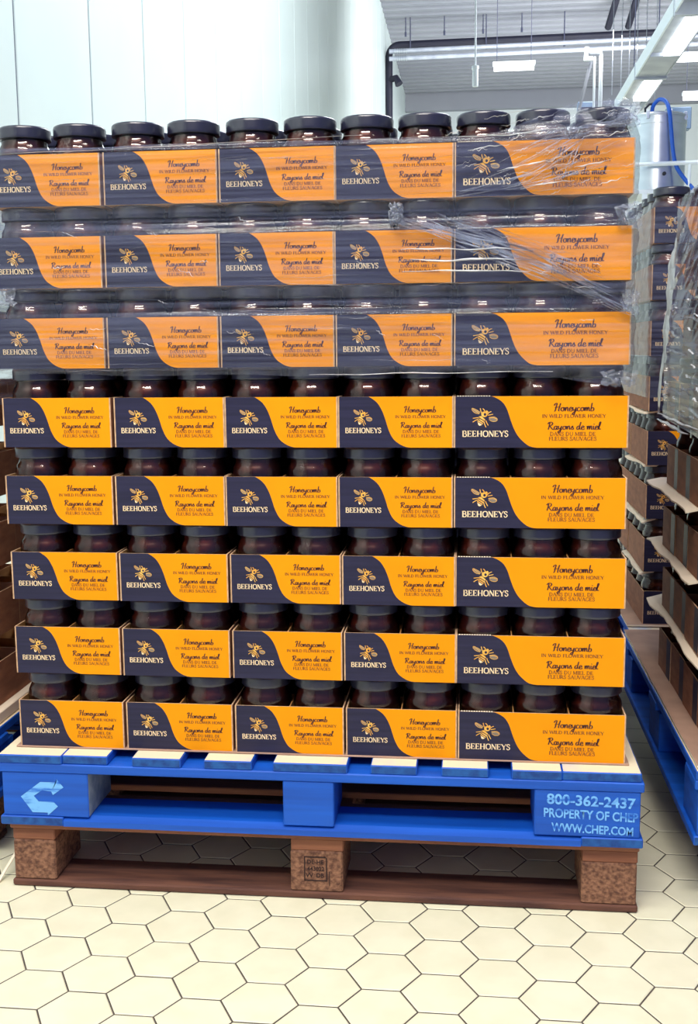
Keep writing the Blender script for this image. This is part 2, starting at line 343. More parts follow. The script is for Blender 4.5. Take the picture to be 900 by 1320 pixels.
def bee_quads(cx, cy, su, sv):
    """emblem of a bee in pixels of its own, mapped into the panel; groups: wing, gold, ink, cream"""
    tx = lambda x, y: (cx+(x-390)/190*su, cy+(y-345)/150*sv*.5)
    G = {'wing': [], 'gold': [], 'navy': [], 'cream': []}
    def poly(P, g):
        c = (sum(p[0] for p in P)/len(P), sum(p[1] for p in P)/len(P))
        for i in range(len(P)):
            a, b = P[i], P[(i+1) % len(P)]; mid = ((a[0]+b[0])/2, (a[1]+b[1])/2)
            G[g].append([tx(*c), tx(*a), tx(*mid), tx(*b)])
    def line(P, w, g):
        for q in ribbon(spline(P, 3) if len(P) > 2 else [Vector(p) for p in P], w): G[g].append([tx(v.x, v.y) for v in q])
    poly([(312, 285), (265, 275), (212, 232), (205, 203), (225, 195), (290, 225), (330, 262)], 'wing')
    poly([(450, 335), (520, 330), (572, 355), (578, 378), (540, 402), (480, 398), (455, 370)], 'wing')
    line([(318, 278), (262, 240), (214, 206)], 7, 'gold'); line([(312, 285), (250, 268), (208, 225)], 7, 'gold'); line([(212, 232), (206, 205), (232, 200), (326, 258)], 6, 'gold')
    line([(455, 350), (520, 345), (575, 370)], 7, 'gold'); line([(455, 372), (500, 400), (552, 398), (576, 374)], 6, 'gold'); line([(452, 340), (525, 330), (574, 358)], 6, 'gold')
    for P in ([(330, 335), (270, 345), (222, 352)], [(320, 360), (270, 378), (222, 410)], [(385, 395), (392, 440), (412, 490)], [(410, 385), (425, 425), (445, 462)], [(430, 290), (455, 262), (488, 248)], [(440, 305), (470, 300), (512, 290)], [(350, 275), (335, 235), (328, 198)], [(395, 258), (385, 225), (362, 202)]):
        line(P, 11, 'gold')
    th = [(388+46*math.cos(a*.5236), 290+44*math.sin(a*.5236)) for a in range(12)]
    poly(th, 'gold')
    poly([(388+20*math.cos(a*.785)+8, 292+22*math.sin(a*.785)) for a in range(8)], 'navy')
    poly([(418, 262), (402, 240), (425, 232), (442, 250), (436, 268)], 'gold')
    poly([(312, 322), (345, 318), (400, 372), (392, 400), (352, 455), (322, 468), (302, 452), (288, 400)], 'gold')
    poly([(294, 415), (312, 420), (352, 452), (322, 468), (302, 455)], 'cream')
    line([(304, 345), (350, 368), (392, 398)], 11, 'navy'); line([(296, 372), (335, 398), (374, 424)], 11, 'navy'); line([(292, 402), (325, 424), (355, 446)], 9, 'navy')
    return G

def front_panel_mesh(kind):
    d = LAY[kind]; W, C = d['W'], d['curve']; mb = MB(); w = W-2*TH; z1 = H_
    X = lambda u: (u-.5)*w
    C2 = [(p.x, p.y) for p in spline(C, 3)]
    n = len(C2); vs = []; fs_n = []; fs_o = []
    for (u, v) in C2:
        z = (1-v)*z1; vs += [(-w/2, 0, z), (X(u), 0, z), (w/2, 0, z)]
    for i in range(n-1):
        a = 3*i
        fs_n.append((a, a+1, a+4, a+3)); fs_o.append((a+1, a+2, a+5, a+4))
    mb.add(vs, fs_n, m_navy); b = len(mb.v)
    mb.add(vs, fs_o, m_orange)
    mb.add([(-w/2, 0, 0), (w/2, 0, 0), (w/2, TH, 0), (-w/2, TH, 0), (-w/2, 0, z1), (w/2, 0, z1), (w/2, TH, z1), (-w/2, TH, z1)],
           [(0, 3, 2, 1), (4, 5, 6, 7), (0, 4, 7, 3), (1, 2, 6, 5)], m_edge)
    mb.add([(-w/2, TH, 0), (w/2, TH, 0), (w/2, TH, z1), (-w/2, TH, z1)], [(1, 0, 3, 2)], m_kraft_in)
    return mb.mesh('front_panel')
def side_mb(x, D, sgn, out=None):
    mb = MB(); a, b = (x, x+TH) if sgn > 0 else (x-TH, x)
    out = out or m_kraft
    vs = [(xx, yy, zz) for zz in (0, H_) for yy in (-D/2, D/2) for xx in (a, b)]
    mb.add(vs, [(0, 2, 3, 1), (4, 5, 7, 6), (0, 1, 5, 4), (2, 6, 7, 3)], m_edge)
    outer, inner = ((1, 3, 7, 5), (0, 4, 6, 2)) if sgn > 0 else ((0, 4, 6, 2), (1, 3, 7, 5))
    mb.add(vs, [outer], out); mb.add(vs, [inner], m_kraft_in); return mb

def make_side_tray(W=.30, D=.147):
    r = empty('honey_tray', (0, 0, -50))
    for y in (-1, 1):
        mb = MB(); mb.box(-W/2+TH, W/2-TH, y*(D/2-TH/2)-TH/2, y*(D/2-TH/2)+TH/2, 0, H_, m_kraft); mb.build('front_panel' if y < 0 else 'back_panel', r)
    sp = side_mb(-W/2+TH, D, -1).build('side_panel', r)
    mb = MB(); mb.box(-W/2-.0006, -W/2, -D/2+.001, -D/2+.045, .001, H_-.001, m_navy); mb.build('navy_strip', sp)  # navy strip down one end of the side panel
    side_mb(W/2-TH, D, 1).build('side_panel', r)
    mb = MB(); mb.box(-W/2+TH, W/2-TH, -D/2+TH, D/2-TH, 0, .0025, m_kraft_in); mb.build('bottom_panel', r)
    return r
def make_tray(kind, printed=True):
    d = LAY[kind]; W, D = d['W'], d['D']
    r = empty('honey_tray', (0, 0, -50))
    if printed:
        fp = ob('front_panel', front_panel_mesh(kind), r, (0, -D/2, 0))
        w = W-2*TH
        def lines(name, specs, lab):
            mb = MB()
            for key, txt, font, m in specs:
                u0, u1, vb, h = d[key]
                Q = text_quads(txt, font, u0, u1, 0, 1)
                print_quads(mb, [[(x, vb-y*h) for x, y in q] for q in Q], w, H_, -.0004, m)
            o = mb.build(name, fp); o['label'] = lab
        lines('brand_lettering', [('brand', 'BEEHONEYS', SERIF, m_cream)], 'cream serif word BEEHONEYS')
        lines('product_lettering', [('hc', 'Honeycomb', SCRIPT, m_ink), ('wf', 'IN WILD FLOWER HONEY', SERIF, m_ink_t), ('rm', 'Rayons de miel', SCRIPT, m_ink), ('dm', 'DANS DU MIEL DE', SERIF, m_ink_t), ('fs', 'FLEURS SAUVAGES', SERIF, m_ink_t)], 'dark brown product lettering on orange')
        G = bee_quads(*d['bee'][:2], d['bee'][2]*1.05, d['bee'][3]*2.2/1.1)
        mb = MB()
        for k, (g, m) in enumerate((('wing', m_wing), ('gold', m_gold), ('cream', m_cream), ('navy', m_navy))):
            print_quads(mb, G[g], w, H_, -.0003-.00015*k, m)
        o = mb.build('bee_emblem', fp); o['label'] = 'gold bee emblem with spread wings'
        if kind == 'wide':
            mb = MB(); n = 13
            for k in range(n):
                x = -w/2+(.01+.2*k/n)*w; mb.box(x, x+.0028, .0, TH, H_, H_+.0011, m_sheet_edge)
            mb.build('perforated_edge', fp)
    else:
        mb = MB(); mb.box(-W/2+TH, W/2-TH, -D/2, -D/2+TH, 0, H_, m_kraft); mb.build('front_panel', r)
    mb = MB(); mb.box(-W/2+TH, W/2-TH, D/2-TH, D/2, 0, H_, m_kraft); mb.build('back_panel', r)
    side_mb(-W/2+TH, D, -1).build('side_panel', r)
    side_mb(W/2-TH, D, 1).build('side_panel', r)
    mb = MB(); mb.box(-W/2+TH, W/2-TH, -D/2+TH, D/2-TH, 0, .0025, m_kraft_in); mb.build('bottom_panel', r)
    mb = MB(); hh = H_-.002
    nx, ny = (2, 3) if kind == 'narrow' else (3, 2)
    for i in range(1, nx):
        x = -W/2+i*W/nx; mb.box(x-.001, x+.001, -D/2+TH, D/2-TH, .0025, hh, m_kraft_in)
    for j in range(1, ny):
        y = -D/2+j*D/ny; mb.box(-W/2+TH, W/2-TH, y-.001, y+.001, .0025, hh-.006, m_kraft_in)
    mb.build('divider', r)
    return r

# ------------------------------------------------------------------ the setting
A = .06368; PHI = -.00803; OX, OY = .84512, -.21058
def hex_mesh(name, a, h):
    mb = MB(); c = .0022; g = .0017
    def ring(r, z): return [(r*math.cos(k*math.pi/3), r*math.sin(k*math.pi/3), z) for k in range(6)]
    vs = ring(a-g, -h)+ring(a-g, -c*.5)+ring(a-g-c, 0)
    fs = [(12, 13, 14, 15, 16, 17)]
    for k in range(6):
        k2 = (k+1) % 6
        fs += [(k, k2, 6+k2, 6+k), (6+k, 6+k2, 12+k2, 12+k)]
    mb.add(vs, fs, m_tile); return mb.mesh(name), vs, fs
fl = MB(); fl.box(-1.5, 6, -4, 14, -.12, -.0015, m_grout); fl.box(-1.5, 14, 14, 39, -.12, 0, m_tile); fl.box(-1.5, 14, -9, -4, -.12, 0, m_tile); fl.box(6, 14, -4, 14, -.12, 0, m_tile)
floor = tag(fl.build('floor'), 'pale cream hexagonal tile floor with dark grey joints', kind='structure')
hm, hv, hf = hex_mesh('tile', A, .0014)
cells = []
ca, sa = math.cos(PHI), math.sin(PHI)
for i in range(-34, 62):
    for j in range(-44, 140):
        u, v = A*1.5*i, A*math.sqrt(3)*(j+.5*(i % 2))
        x, y = u*ca-v*sa+OX, u*sa+v*ca+OY
        if -1.43 < x < 5.9 and -3.9 < y < 13.9:
            # tiles the photograph shows: the strip in front and the aisle beside the pallets
            px, py = x-.88997, y+2.01327
            dep = py
            vis = (dep > .75 and abs(px+.11*dep) < .345*dep+.06 and y < .06) or (1.16 < x < 1.5 and y < 1.5 and dep > .75)
            cells.append((0 if vis else 1, math.hypot(px, py), x, y))
cells.sort()
stuff = MB()
for k, (vis, dd, x, y) in enumerate(cells):
    if k < 290:
        o = ob('tile', hm, floor, (x, y, random.uniform(-.0004, 0))); o.rotation_euler = (0, 0, PHI)
    else:
        stuff.add([(x+p[0]*ca-p[1]*sa, y+p[0]*sa+p[1]*ca, p[2]) for p in hv], hf, m_tile)
tag(stuff.build('tile_field', floor), 'the further hexagonal tiles of the floor', kind='stuff')

wl = MB(); wl.box(-1.75, -1.507, -9, 39.2, 0, 9.8, m_joint)
wall_left = tag(wl.build('wall_left'), 'long white insulated panel wall receding on the left', kind='structure')
pm = MB(); pm.cbox(-1.512, -1.5, .012, 1.188, 0, 9.8, m_wall, .004); pme = pm.mesh('panel')
k = 0
y = 3.92-1.2*10
while y < 39:
    ob('panel', pme, wall_left, (0, y, 0)); y += 1.2
wf = MB(); wf.box(-1.5, 14, 39, 39.2, 0, 9.8, m_wall_far)
wall_back = tag(wf.build('wall_back'), 'pale far wall under the corrugated ceiling', kind='structure')
tm = MB(); tm.box(-1.5, 14, 38.7, 39, 9.15, 9.8, m_ceil); tag(tm.build('trim_1'), 'grey beam along the top of the far wall', kind='structure')
wr_ = MB(); wr_.box(14, 14.2, -9, 39.2, 0, 9.8, m_wall_far); tag(wr_.build('wall_right'), 'pale side wall of the hall on the right', kind='structure')
cl = MB(); ny = 0
vs = []; fs = []
y = 8.0; pts = []
while y < 39.2:
    pts += [(y, 9.80), (y+.2, 9.80), (y+.25, 9.70), (y+.45, 9.70)]; y += .5
for (yy, zz) in pts: vs += [(-1.5, yy, zz), (14, yy, zz)]
for i in range(len(pts)-1): fs.append((2*i, 2*i+1, 2*i+3, 2*i+2))
cl.add(vs, fs, m_ceil)
cl.box(-1.6, 14, 8, 39.2, 9.82, 9.9, m_ceil)
tag(cl.build('ceiling'), 'grey corrugated sheet ceiling of the hall', kind='structure')

# ------------------------------------------------------------------ jars
JH = .1452-.0025
def make_jar():
    r = empty('honey_jar', (0, 0, -50))
    g = MB(); g.lathe([(.040, 0), (.0478, .004), (.0490, .012), (.0490, .092), (.0482, .1), (.0455, .107), (.0425, .112), (.0418, .121)], m_glass, 28)
    g.build('glass', r)
    h = MB(); h.lathe([(.038, .003), (.0462, .006), (.0474, .014), (.0474, .090), (.0462, .099), (.0435, .1055), (.041, .110), (.0400, .1185)], m_honey, 24)
    h.build('honey', r)
    l = MB(); l.lathe([(.0440, .1205), (.0468, .1212), (.0474, .1235), (.0468, .1262), (.0470, .1375), (.0462, .1405), (.0440, JH-.0004), (.0405, JH-.0006), (.0388, JH-.0018), (.0005, JH-.0018)], m_lid, 48, wob=.012)
    o = l.build('lid', r); o['label'] = 'black screw lid'
    return r
JAR = make_jar(); TN = make_tray('narrow'); TW = make_tray('wide'); TP = make_tray('wide', False); TS = make_side_tray()
for p_ in (JAR, TN, TW, TP, TS):
    KIDS[p_.name] = list(p_.children)
used = {}
def inst(proto, name, loc, rz=0):
    if proto.name not in used:
        used[proto.name] = True; o = proto; pn = proto.name
    else: o = dup(proto)
    o.location = loc; o.rotation_euler = (0, 0, rz); return o

ROWX = [  # seams between the trays of each layer, from the bottom layer up
 (.0185, .2310, .4445, .6575, .8680, 1.1750), (.0180, .2300, .4435, .6560, .8640, 1.1700), (.0165, .2295, .4420, .6530, .8620, 1.1675), (.0135, .2270, .4395, .6470, .8590, 1.1645),
 (.0170, .2305, .4420, .6485, .8580, 1.1640), (.0120, .2235, .4370, .6455, .8570, 1.1645), (.0110, .2240, .4380, .6440, .8550, 1.1640), (.0120, .2285, .4405, .6495, .8555, 1.1640)]
LN = ['bottom layer', 'second layer', 'third layer', 'fourth layer', 'fifth layer', 'sixth layer', 'seventh layer', 'top layer']
CN = ['first tray from left', 'second tray from left', 'third tray from left', 'fourth tray from left', 'wide end tray']
Z0 = .2780; PITCH = .1455
for k in range(8):
    z = Z0+PITCH*k
    for c in range(5):
        xl, xr = ROWX[k][c], ROWX[k][c+1]; w = S_ if c < 4 else L_
        xc = (xl+xr)/2+random.uniform(-.0006, .0006)
        if c == 4: xc = xl+.0022+L_/2 if xr-xl > L_+.003 else (xl+xr)/2
        dy = random.uniform(-.0015, .0015); rz = random.uniform(-.004, .004)
        D = L_ if c < 4 else S_
        o = inst(TN if c < 4 else TW, 'honey_tray', (xc, D/2+dy, z), rz)
        film = ' under stretch wrap' if k >= 5 else ''
        if c < 4: lab = f'printed orange {CN[c]}, {LN[k]} of main stack{film}'
        else: lab = f'wide printed tray at right end, {LN[k]} of main pallet{film}'
        tag(o, lab, 'honey tray', 'printed honey trays on the main pallet')
        nx, ny = (2, 3) if c < 4 else (3, 2)
        rows = ny if (k == 7 or c == 4) else 2
        for j in range(rows):
            for i in range(nx):
                lx = -w/2+w*(i+.5)/nx+random.uniform(-.0012, .0012); ly = -D/2+D*(j+.5)/ny
                q = inst(JAR, 'honey_jar', (xc+lx, D/2+dy+ly, z+.0025), random.uniform(0, 6.28))
                pos = (('left', 'right') if nx == 2 else ('left', 'middle', 'right'))[i]
                dep = ('front', 'second row', 'third row')[j]
                tag(q, f'honey jar, {dep} {pos}, {CN[c]}, {LN[k]}, main stack', 'jar', 'honey jars in the main pallet trays')
    # the trays behind the right-hand end tray, down the side of the pallet
    for j in range(1, 4):
        xc = ROWX[k][5]-L_/2-.001
        o = inst(TP, 'honey_tray', (xc, S_/2+j*.2105, z), random.uniform(-.004, .004))
        tag(o, f'plain brown side tray, {("second", "third", "fourth")[j-1]} from front, {LN[k]} of main stack', 'honey tray', 'side trays on the main pallet')
rear = MB(); rp = [(.046, .003), (.0488, .012), (.0488, .092), (.0425, .112), (.0425, .1205), (.047, .122), (.047, JH-.001), (.002, JH-.001)]  # filler jars added behind the front trays to stop light leaking through
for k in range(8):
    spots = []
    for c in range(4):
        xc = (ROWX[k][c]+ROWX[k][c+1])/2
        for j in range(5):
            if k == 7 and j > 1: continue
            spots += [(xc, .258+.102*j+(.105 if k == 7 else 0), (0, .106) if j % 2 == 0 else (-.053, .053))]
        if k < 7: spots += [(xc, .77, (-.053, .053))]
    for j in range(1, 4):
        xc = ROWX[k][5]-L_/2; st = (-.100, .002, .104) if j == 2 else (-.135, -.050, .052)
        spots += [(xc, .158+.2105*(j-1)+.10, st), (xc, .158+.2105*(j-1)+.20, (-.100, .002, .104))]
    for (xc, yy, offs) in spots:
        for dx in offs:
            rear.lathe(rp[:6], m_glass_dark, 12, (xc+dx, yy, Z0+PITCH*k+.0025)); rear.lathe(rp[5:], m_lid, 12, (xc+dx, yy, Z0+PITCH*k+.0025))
tag(rear.build('filler_jars'), 'dark mass of added filler jars behind the front trays, blocking light', 'jars', kind='stuff')
sh = MB(); sh.cbox(.012, 1.182, -.004, 1.0, .2752, .2780, m_sheet, .0008)
tag(sh.build('slip_sheet'), 'thin cardboard sheet under the bottom layer of main pallet', 'sheet')

# ------------------------------------------------------------------ pallets
BB = .133  # height of the lower wooden pallet
def sans(txt, x0, x1, zb, h, name, parent, m, y=-.0008, tilt=0):
    cu = bpy.data.curves.new(name, 'FONT'); cu.body = txt; cu.size = 1; cu.resolution_u = 3; cu.offset = .026
    t = bpy.data.objects.new(name, cu); COL.objects.link(t)
    bpy.context.view_layer.update()
    dg = bpy.context.evaluated_depsgraph_get(); me = bpy.data.meshes.new_from_object(t.evaluated_get(dg))
    bpy.data.objects.remove(t); 
    xs = [v.co.x for v in me.vertices]; ys = [v.co.y for v in me.vertices]
    a, b, c, d = min(xs), max(xs), min(ys), max(ys)
    for v in me.vertices:
        X = x0+(v.co.x-a)/(b-a)*(x1-x0); Zz = zb+(v.co.y-c)/(d-c)*h+tilt*(X-x0)
        v.co = (X, y, Zz)
    me.materials.clear(); me.materials.append(m)
    o = ob(name, me, parent); return o

def blue_pallet(x0, y0, label, detail=True, W=1.215, D=1.0):
    r = empty('blue_pallet', (x0, y0, BB))
    DB = [(-.005, .121), (.121, .21), (.258, .353), (.397, .489), (.529, .669), (.712, .798), (.843, .929), (.971, 1.062), (1.062, 1.204)]
    off = .006
    for k, (a, b) in enumerate(DB):
        mb = MB(); dz = random.uniform(-.0007, 0)
        mb.cbox(a+off, b+off, random.uniform(0, .004), D-random.uniform(0, .005), .124, .142+dz, m_blue, .002, top=m_deck, front=m_blue_d); mb.build('deck_board', r)
    for y in (0, D/2-.05, D-.1):
        mb = MB(); mb.cbox(0, W, y+.001, y+.1, .106, .124, m_blue, .002); mb.build('stringer_board', r)
    blks = []
    for j, y in enumerate((0, D/2-.07, D-.14)):
        for i, (a, b) in enumerate(((.006, .176), (.553, .649), (1.019, 1.209))):
            mb = MB(); mb.cbox(a, b, y+.003, y+.137, .018, .106, m_blue, .002, right=m_pal_block_side if (i == 0 and detail) else None); blks.append(mb.build('block', r))
    for y in (0, D/2-.05, D-.1):
        mb = MB()
        x0_, x1_ = .125, 1.104
        # chamfered lead edge of the bottom board
        vs = [(x0_, y, 0), (x1_, y, 0), (x1_, y, .011), (x0_, y, .011), (x0_, y+.016, .018), (x1_, y+.016, .018), (x1_, y+.1, .018), (x0_, y+.1, .018), (x0_, y+.1, 0), (x1_, y+.1, 0)]
        mb.add(vs, [(0, 1, 2, 3), (3, 2, 5, 4), (4, 5, 6, 7), (7, 6, 9, 8), (0, 8, 9, 1), (0, 3, 4, 7, 8), (1, 9, 6, 5, 2)], m_blue); mb.build('bottom_board', r)
    for (a, b) in ((0, .125), (1.104, W)):
        mb = MB(); mb.cbox(a, b, 0, D, 0, .018, m_blue, .002, front=m_blue_d); mb.build('bottom_board', r)
    if detail:
        P = [(.122, .211), (.109, .227), (.108, .2205), (.076, .2205), (.036, .19), (.058, .159), (.088, .159), (.088, .153), (.109, .172), (.1, .182), (.071, .181), (.062, .192), (.079, .204), (.097, .202), (.1, .195)]
        mb = MB(); vs = [(x+.006, -.0006+.003, z-BB) for x, z in P]
        # triangulated by hand from the outline
        mb.add(vs, [(0, 1, 14), (1, 2, 13), (1, 13, 14), (2, 3, 12, 13), (3, 4, 11, 12), (4, 5, 10, 11), (5, 6, 9, 10), (6, 7, 8, 9)], m_stencil)
        mb.build('arrow_emblem', blks[0])['label'] = 'pale blue bent double arrow emblem'
        b = blks[2]
        sans('800-362-2437', 1.041, 1.200, .212-BB, .021, 'stencilled_lettering', b, m_stencil, .0022, -.03)
        sans('PROPERTY OF CHEP', 1.036, 1.205, .187-BB, .018, 'stencilled_lettering', b, m_stencil, .0022, -.03)
        sans('WWW.CHEP.COM', 1.050, 1.197, .160-BB, .017, 'stencilled_lettering', b, m_stencil, .0022, -.03)
    return tag(r, label, 'pallet', 'blue pallets')

def wood_pallet(x0, y0, label, stamp=True, W=1.2, D=.95):
    r = empty('wooden_pallet', (x0, y0, 0))
    for y, w in ((0, .145), (.2, .1), (.4, .145), (.6, .1), (.805, .145)):
        mb = MB(); mb.cbox(0, W, y, y+w, .1195, .133, m_raw, .002); mb.build('deck_board', r)
    cols_ = ((.004, .088), (.553, .653), (1.098, 1.198))
    for (a, b) in cols_:
        mb = MB(); mb.cbox(a, b, .004, D-.004, .0955, .1195, m_raw, .002, front=m_raw); mb.build('stringer_board', r)
    blks = []
    for y in (.002, D/2-.07, D-.142):
        for (a, b) in cols_:
            mb = MB(); dx = random.uniform(-.003, .003); mb.cbox(a+dx, b+dx, y, y+.14, .0145, .0955, m_raw_end, .003); blks.append(mb.build('block', r))
    for y in (0, D/2-.05, D-.1):
        mb = MB(); mb.cbox(0, W, y, y+.1, .0005, .0145, m_raw_dark, .003); mb.build('bottom_board', r)
    if stamp:
        b = blks[1]
        fr = MB(); x, z, w, h = .578, .036, .042, .047
        for q in ((x, x+w, z, z+.0024), (x, x+w, z+h, z+h+.0024), (x, x+.0024, z, z+h), (x+w, x+w+.0024, z, z+h), (x+w+.006, x+w+.0076, z-.008, z+.02)):
            fr.box(q[0], q[1], .0012, .0017, q[2], q[3], m_stamp)
        fr.build('stamp_frame', b)
        sans('DE-HE', x+.006, x+w-.004, z+.034, .009, 'burnt_lettering', b, m_stamp, .0014)
        sans('443022', x+.006, x+w-.003, z+.020, .0095, 'burnt_lettering', b, m_stamp, .0014)
        sans('VV  DB', x+.003, x+w-.004, z+.007, .009, 'burnt_lettering', b, m_stamp, .0014)
    return tag(r, label, 'pallet', 'wooden pallets')

wood_pallet(.001, -.03, 'brown wooden pallet on the tiles under the main blue pallet, stamped middle block')
blue_pallet(-.010, -.044, 'blue block pallet carrying the main stack, white arrow and phone number')

wood_pallet(.005, 1.075, 'added empty wooden pallet behind the main pallet, blocking light', False)  # empty pallet pair added to keep light from behind off the floor
blue_pallet(-.004, 1.07, 'added empty blue pallet behind the main pallet, blocking light', False)
# ------------------------------------------------------------------ right near stack, right far stack, left stack
def wavy_sheet(x0, x1, y0, y1, z, seed, label, droop=.014, wav=.010, mt=None):
    mb = MB(); n = 26; vs = []; fs = []; t = .0035
    for i in range(n+1):
        y = y0+(y1-y0)*i/n
        e = wav*(noise.noise(Vector((y*6, seed, 0)))+.4*noise.noise(Vector((y*19, seed, 4))))
        xl = x0+e; dz = -droop*max(0, .5+noise.noise(Vector((y*4, seed+9, 1))))
        vs += [(xl, y, z+dz), (x0+.035, y, z+.0005), (x1, y, z+.0005), (x1, y, z-t), (x0+.035, y, z-t), (xl, y, z+dz-t)]
    top = []; edge = []; rest = []
    for i in range(n):
        a, b = 6*i, 6*i+6
        top += [(a, a+1, b+1, b), (a+1, a+2, b+2, b+1)]; edge.append((a, b, b+5, a+5)); rest += [(a+3, a+4, b+4, b+3), (a+4, a+5, b+5, b+4), (a+2, a+3, b+3, b+2)]
    edge += [(0, 5, 4, 1), (1, 4, 3, 2), (6*n, 6*n+1, 6*n+4, 6*n+5), (6*n+1, 6*n+2, 6*n+3, 6*n+4)]
    mb.add(vs, top, mt or m_sheet); mb.add(vs, edge, m_sheet_edge); mb.add(vs, rest, m_sheet)
    return tag(mb.build('slip_sheet'), label, 'sheet', 'cardboard slip sheets')

wood_pallet(1.37, .06, 'dark wooden pallet on the floor under the near right blue pallet', False)
blue_pallet(1.298, -.022, 'blue pallet at right frame edge, nearest of two beside the aisle', False)
NM = ('farthest', 'second farthest', 'middle', 'second nearest', 'nearest')
for k in range(7):
    z = .2815+PITCH*k
    if k == 0: wavy_sheet(1.302, 1.62, -.01, .985, z, 1.3, 'wide flat cardboard sheet on the near right blue pallet', 0, .001)
    elif k in (1, 2, 3):
        wavy_sheet((0, 1.328, 1.318, 1.316)[k], 1.62, (0, -.06, .24, .25)[k], .775, z, 3.7*k, f'cream edged cardboard sheet under {LN[k]} of near right stack', mt=m_sheet_edge)  # upper sheet tops: lit look put into the colour, cream over brown board
    for j in range(1 if k > 4 else 0, 5):
        yc = .655-.074-.150*j
        o = inst(TS, 'honey_tray', (1.342+.15+random.uniform(-.003, .003), yc, z+.0008), random.uniform(-.012, .012))
        tag(o, f'{NM[j]} brown tray in the {LN[k]} of near right stack', 'honey tray', 'brown trays on the near right pallet')
        if k >= 1:
            q = inst(JAR, 'honey_jar', (1.342+.058, yc, z+.0033), random.uniform(0, 6.28))
            tag(q, f'jar in {NM[j]} tray, {LN[k]} of near right stack', 'jar', 'honey jars in the near right stack')

nj = MB()  # filler jars added deeper in this stack, closing off its gaps
for k in range(7):
    for j in range(1 if k > 4 else 0, 5):
        for dx in (.058, .155, .250)[0 if k == 0 else 1:]:
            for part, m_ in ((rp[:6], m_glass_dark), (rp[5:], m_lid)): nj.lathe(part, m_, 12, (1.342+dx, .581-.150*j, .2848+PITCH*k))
tag(nj.build('filler_jars'), 'dark mass of added filler jars deeper in the near right stack', 'jars', kind='stuff')
wood_pallet(1.37, 1.08, 'dark wooden pallet under the far right stack', False)
blue_pallet(1.315, 1.008, 'blue pallet under the far right stack behind the near one', False)
wavy_sheet(1.316, 1.62, 1.035, 1.95, .2815, 8.1, 'pale cardboard sheet on the far right blue pallet', 0, .001)
for k in range(8):
    z = .2823+PITCH*k
    for j in range(2):
        for i in range(1):
            o = inst(TN, 'honey_tray', (1.357+S_/2, 1.05+L_/2+j*.309, z), random.uniform(-.01, .01))
            tag(o, f'navy fronted tray in far right stack, {("front", "rear")[j]} of its {LN[k]}', 'honey tray', 'trays in the far right stack')
            if j == 0:
                for ii in range(2):
                    q = inst(JAR, 'honey_jar', (1.357+S_/2+(-.052, .052)[ii], 1.05+.051, z+.0025), random.uniform(0, 6.28))
                    tag(q, f'honey jar in front of far right stack, {("left", "right")[ii]} side, {LN[k]}', 'jar', 'honey jars in the far right stack')
    if k in (1, 2, 3, 4):
        wavy_sheet(1.350, 1.58, 1.06, 1.42, z-.0008, 11.7*k, f'pale cardboard sheet under {LN[k]} of far right stack', .010, .008, m_sheet_edge)  # top painted as lit here too, with the cream edge colour

fj = MB()  # filler jars added so the gaps between layers stay dark
for k in range(8):
    for j in range(1, 6):
        for i in range(2): 
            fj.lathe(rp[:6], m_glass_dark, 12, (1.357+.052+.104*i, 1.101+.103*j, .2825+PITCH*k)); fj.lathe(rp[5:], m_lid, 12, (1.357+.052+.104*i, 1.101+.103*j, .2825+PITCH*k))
tag(fj.build('filler_jars'), 'dark mass of added filler jars darkening the far right stack', 'jars', kind='stuff')

# left stack: only its right-hand side shows past the main stack
LX = -.092
wood_pallet(LX-1.215, .10, 'dark wooden pallet at left frame edge beside the main stack', False)
blue_pallet(LX-1.205+.02, .03, 'blue pallet at left frame edge beside the main stack', False)
wavy = MB(); wavy.cbox(LX-.6, LX+.018, .06, 1.0, .2760, .3000, m_sheet_edge, .002)
tag(wavy.build('slip_sheet'), 'thick pale board on the left blue pallet', 'sheet')
for k in range(7):
    z = .3008+PITCH*k
    for j in range(2):
        o = inst(TP, 'honey_tray', (LX-L_/2, .08+S_/2+j*.209, z), random.uniform(-.004, .004))
        tag(o, f'brown tray at left frame edge, {("nearer", "farther")[j]} one of its {LN[k]}', 'honey tray', 'brown trays in the left stack')
        if j == 0 and k > 3:
            for jj in range(2):
                q = inst(JAR, 'honey_jar', (LX-.0515, .08+S_/2+j*.209+(-.05, .05)[jj], z+.0025), random.uniform(0, 6.28))
                tag(q, f'honey jar at left frame edge, {("near", "far")[jj]} side of {LN[k]}', 'jar', 'honey jars in the left stack')
scrap = MB()
vs = []; fs = []
for i, (x, y, z) in enumerate([(-.035, -.02, .002), (-.028, .01, .02), (-.018, .03, .04), (-.012, .05, .052), (-.016, .06, .07), (-.008, .065, .082)]):
    vs += [(x, y, z), (x+.006, y-.004, z), (x+.006, y-.004, z+.002), (x, y, z+.002)]
for i in range(5):
    a = 4*i
    for q in range(4): fs.append((a+q, a+(q+1) % 4, a+4+(q+1) % 4, a+4+q))
fs += [(0, 1, 2, 3), (20, 21, 22, 23)]
scrap.add(vs, fs, m_sheet_edge); tag(scrap.build('paper_strip'), 'curled white strip on the floor by the left pallet corner', 'scrap')

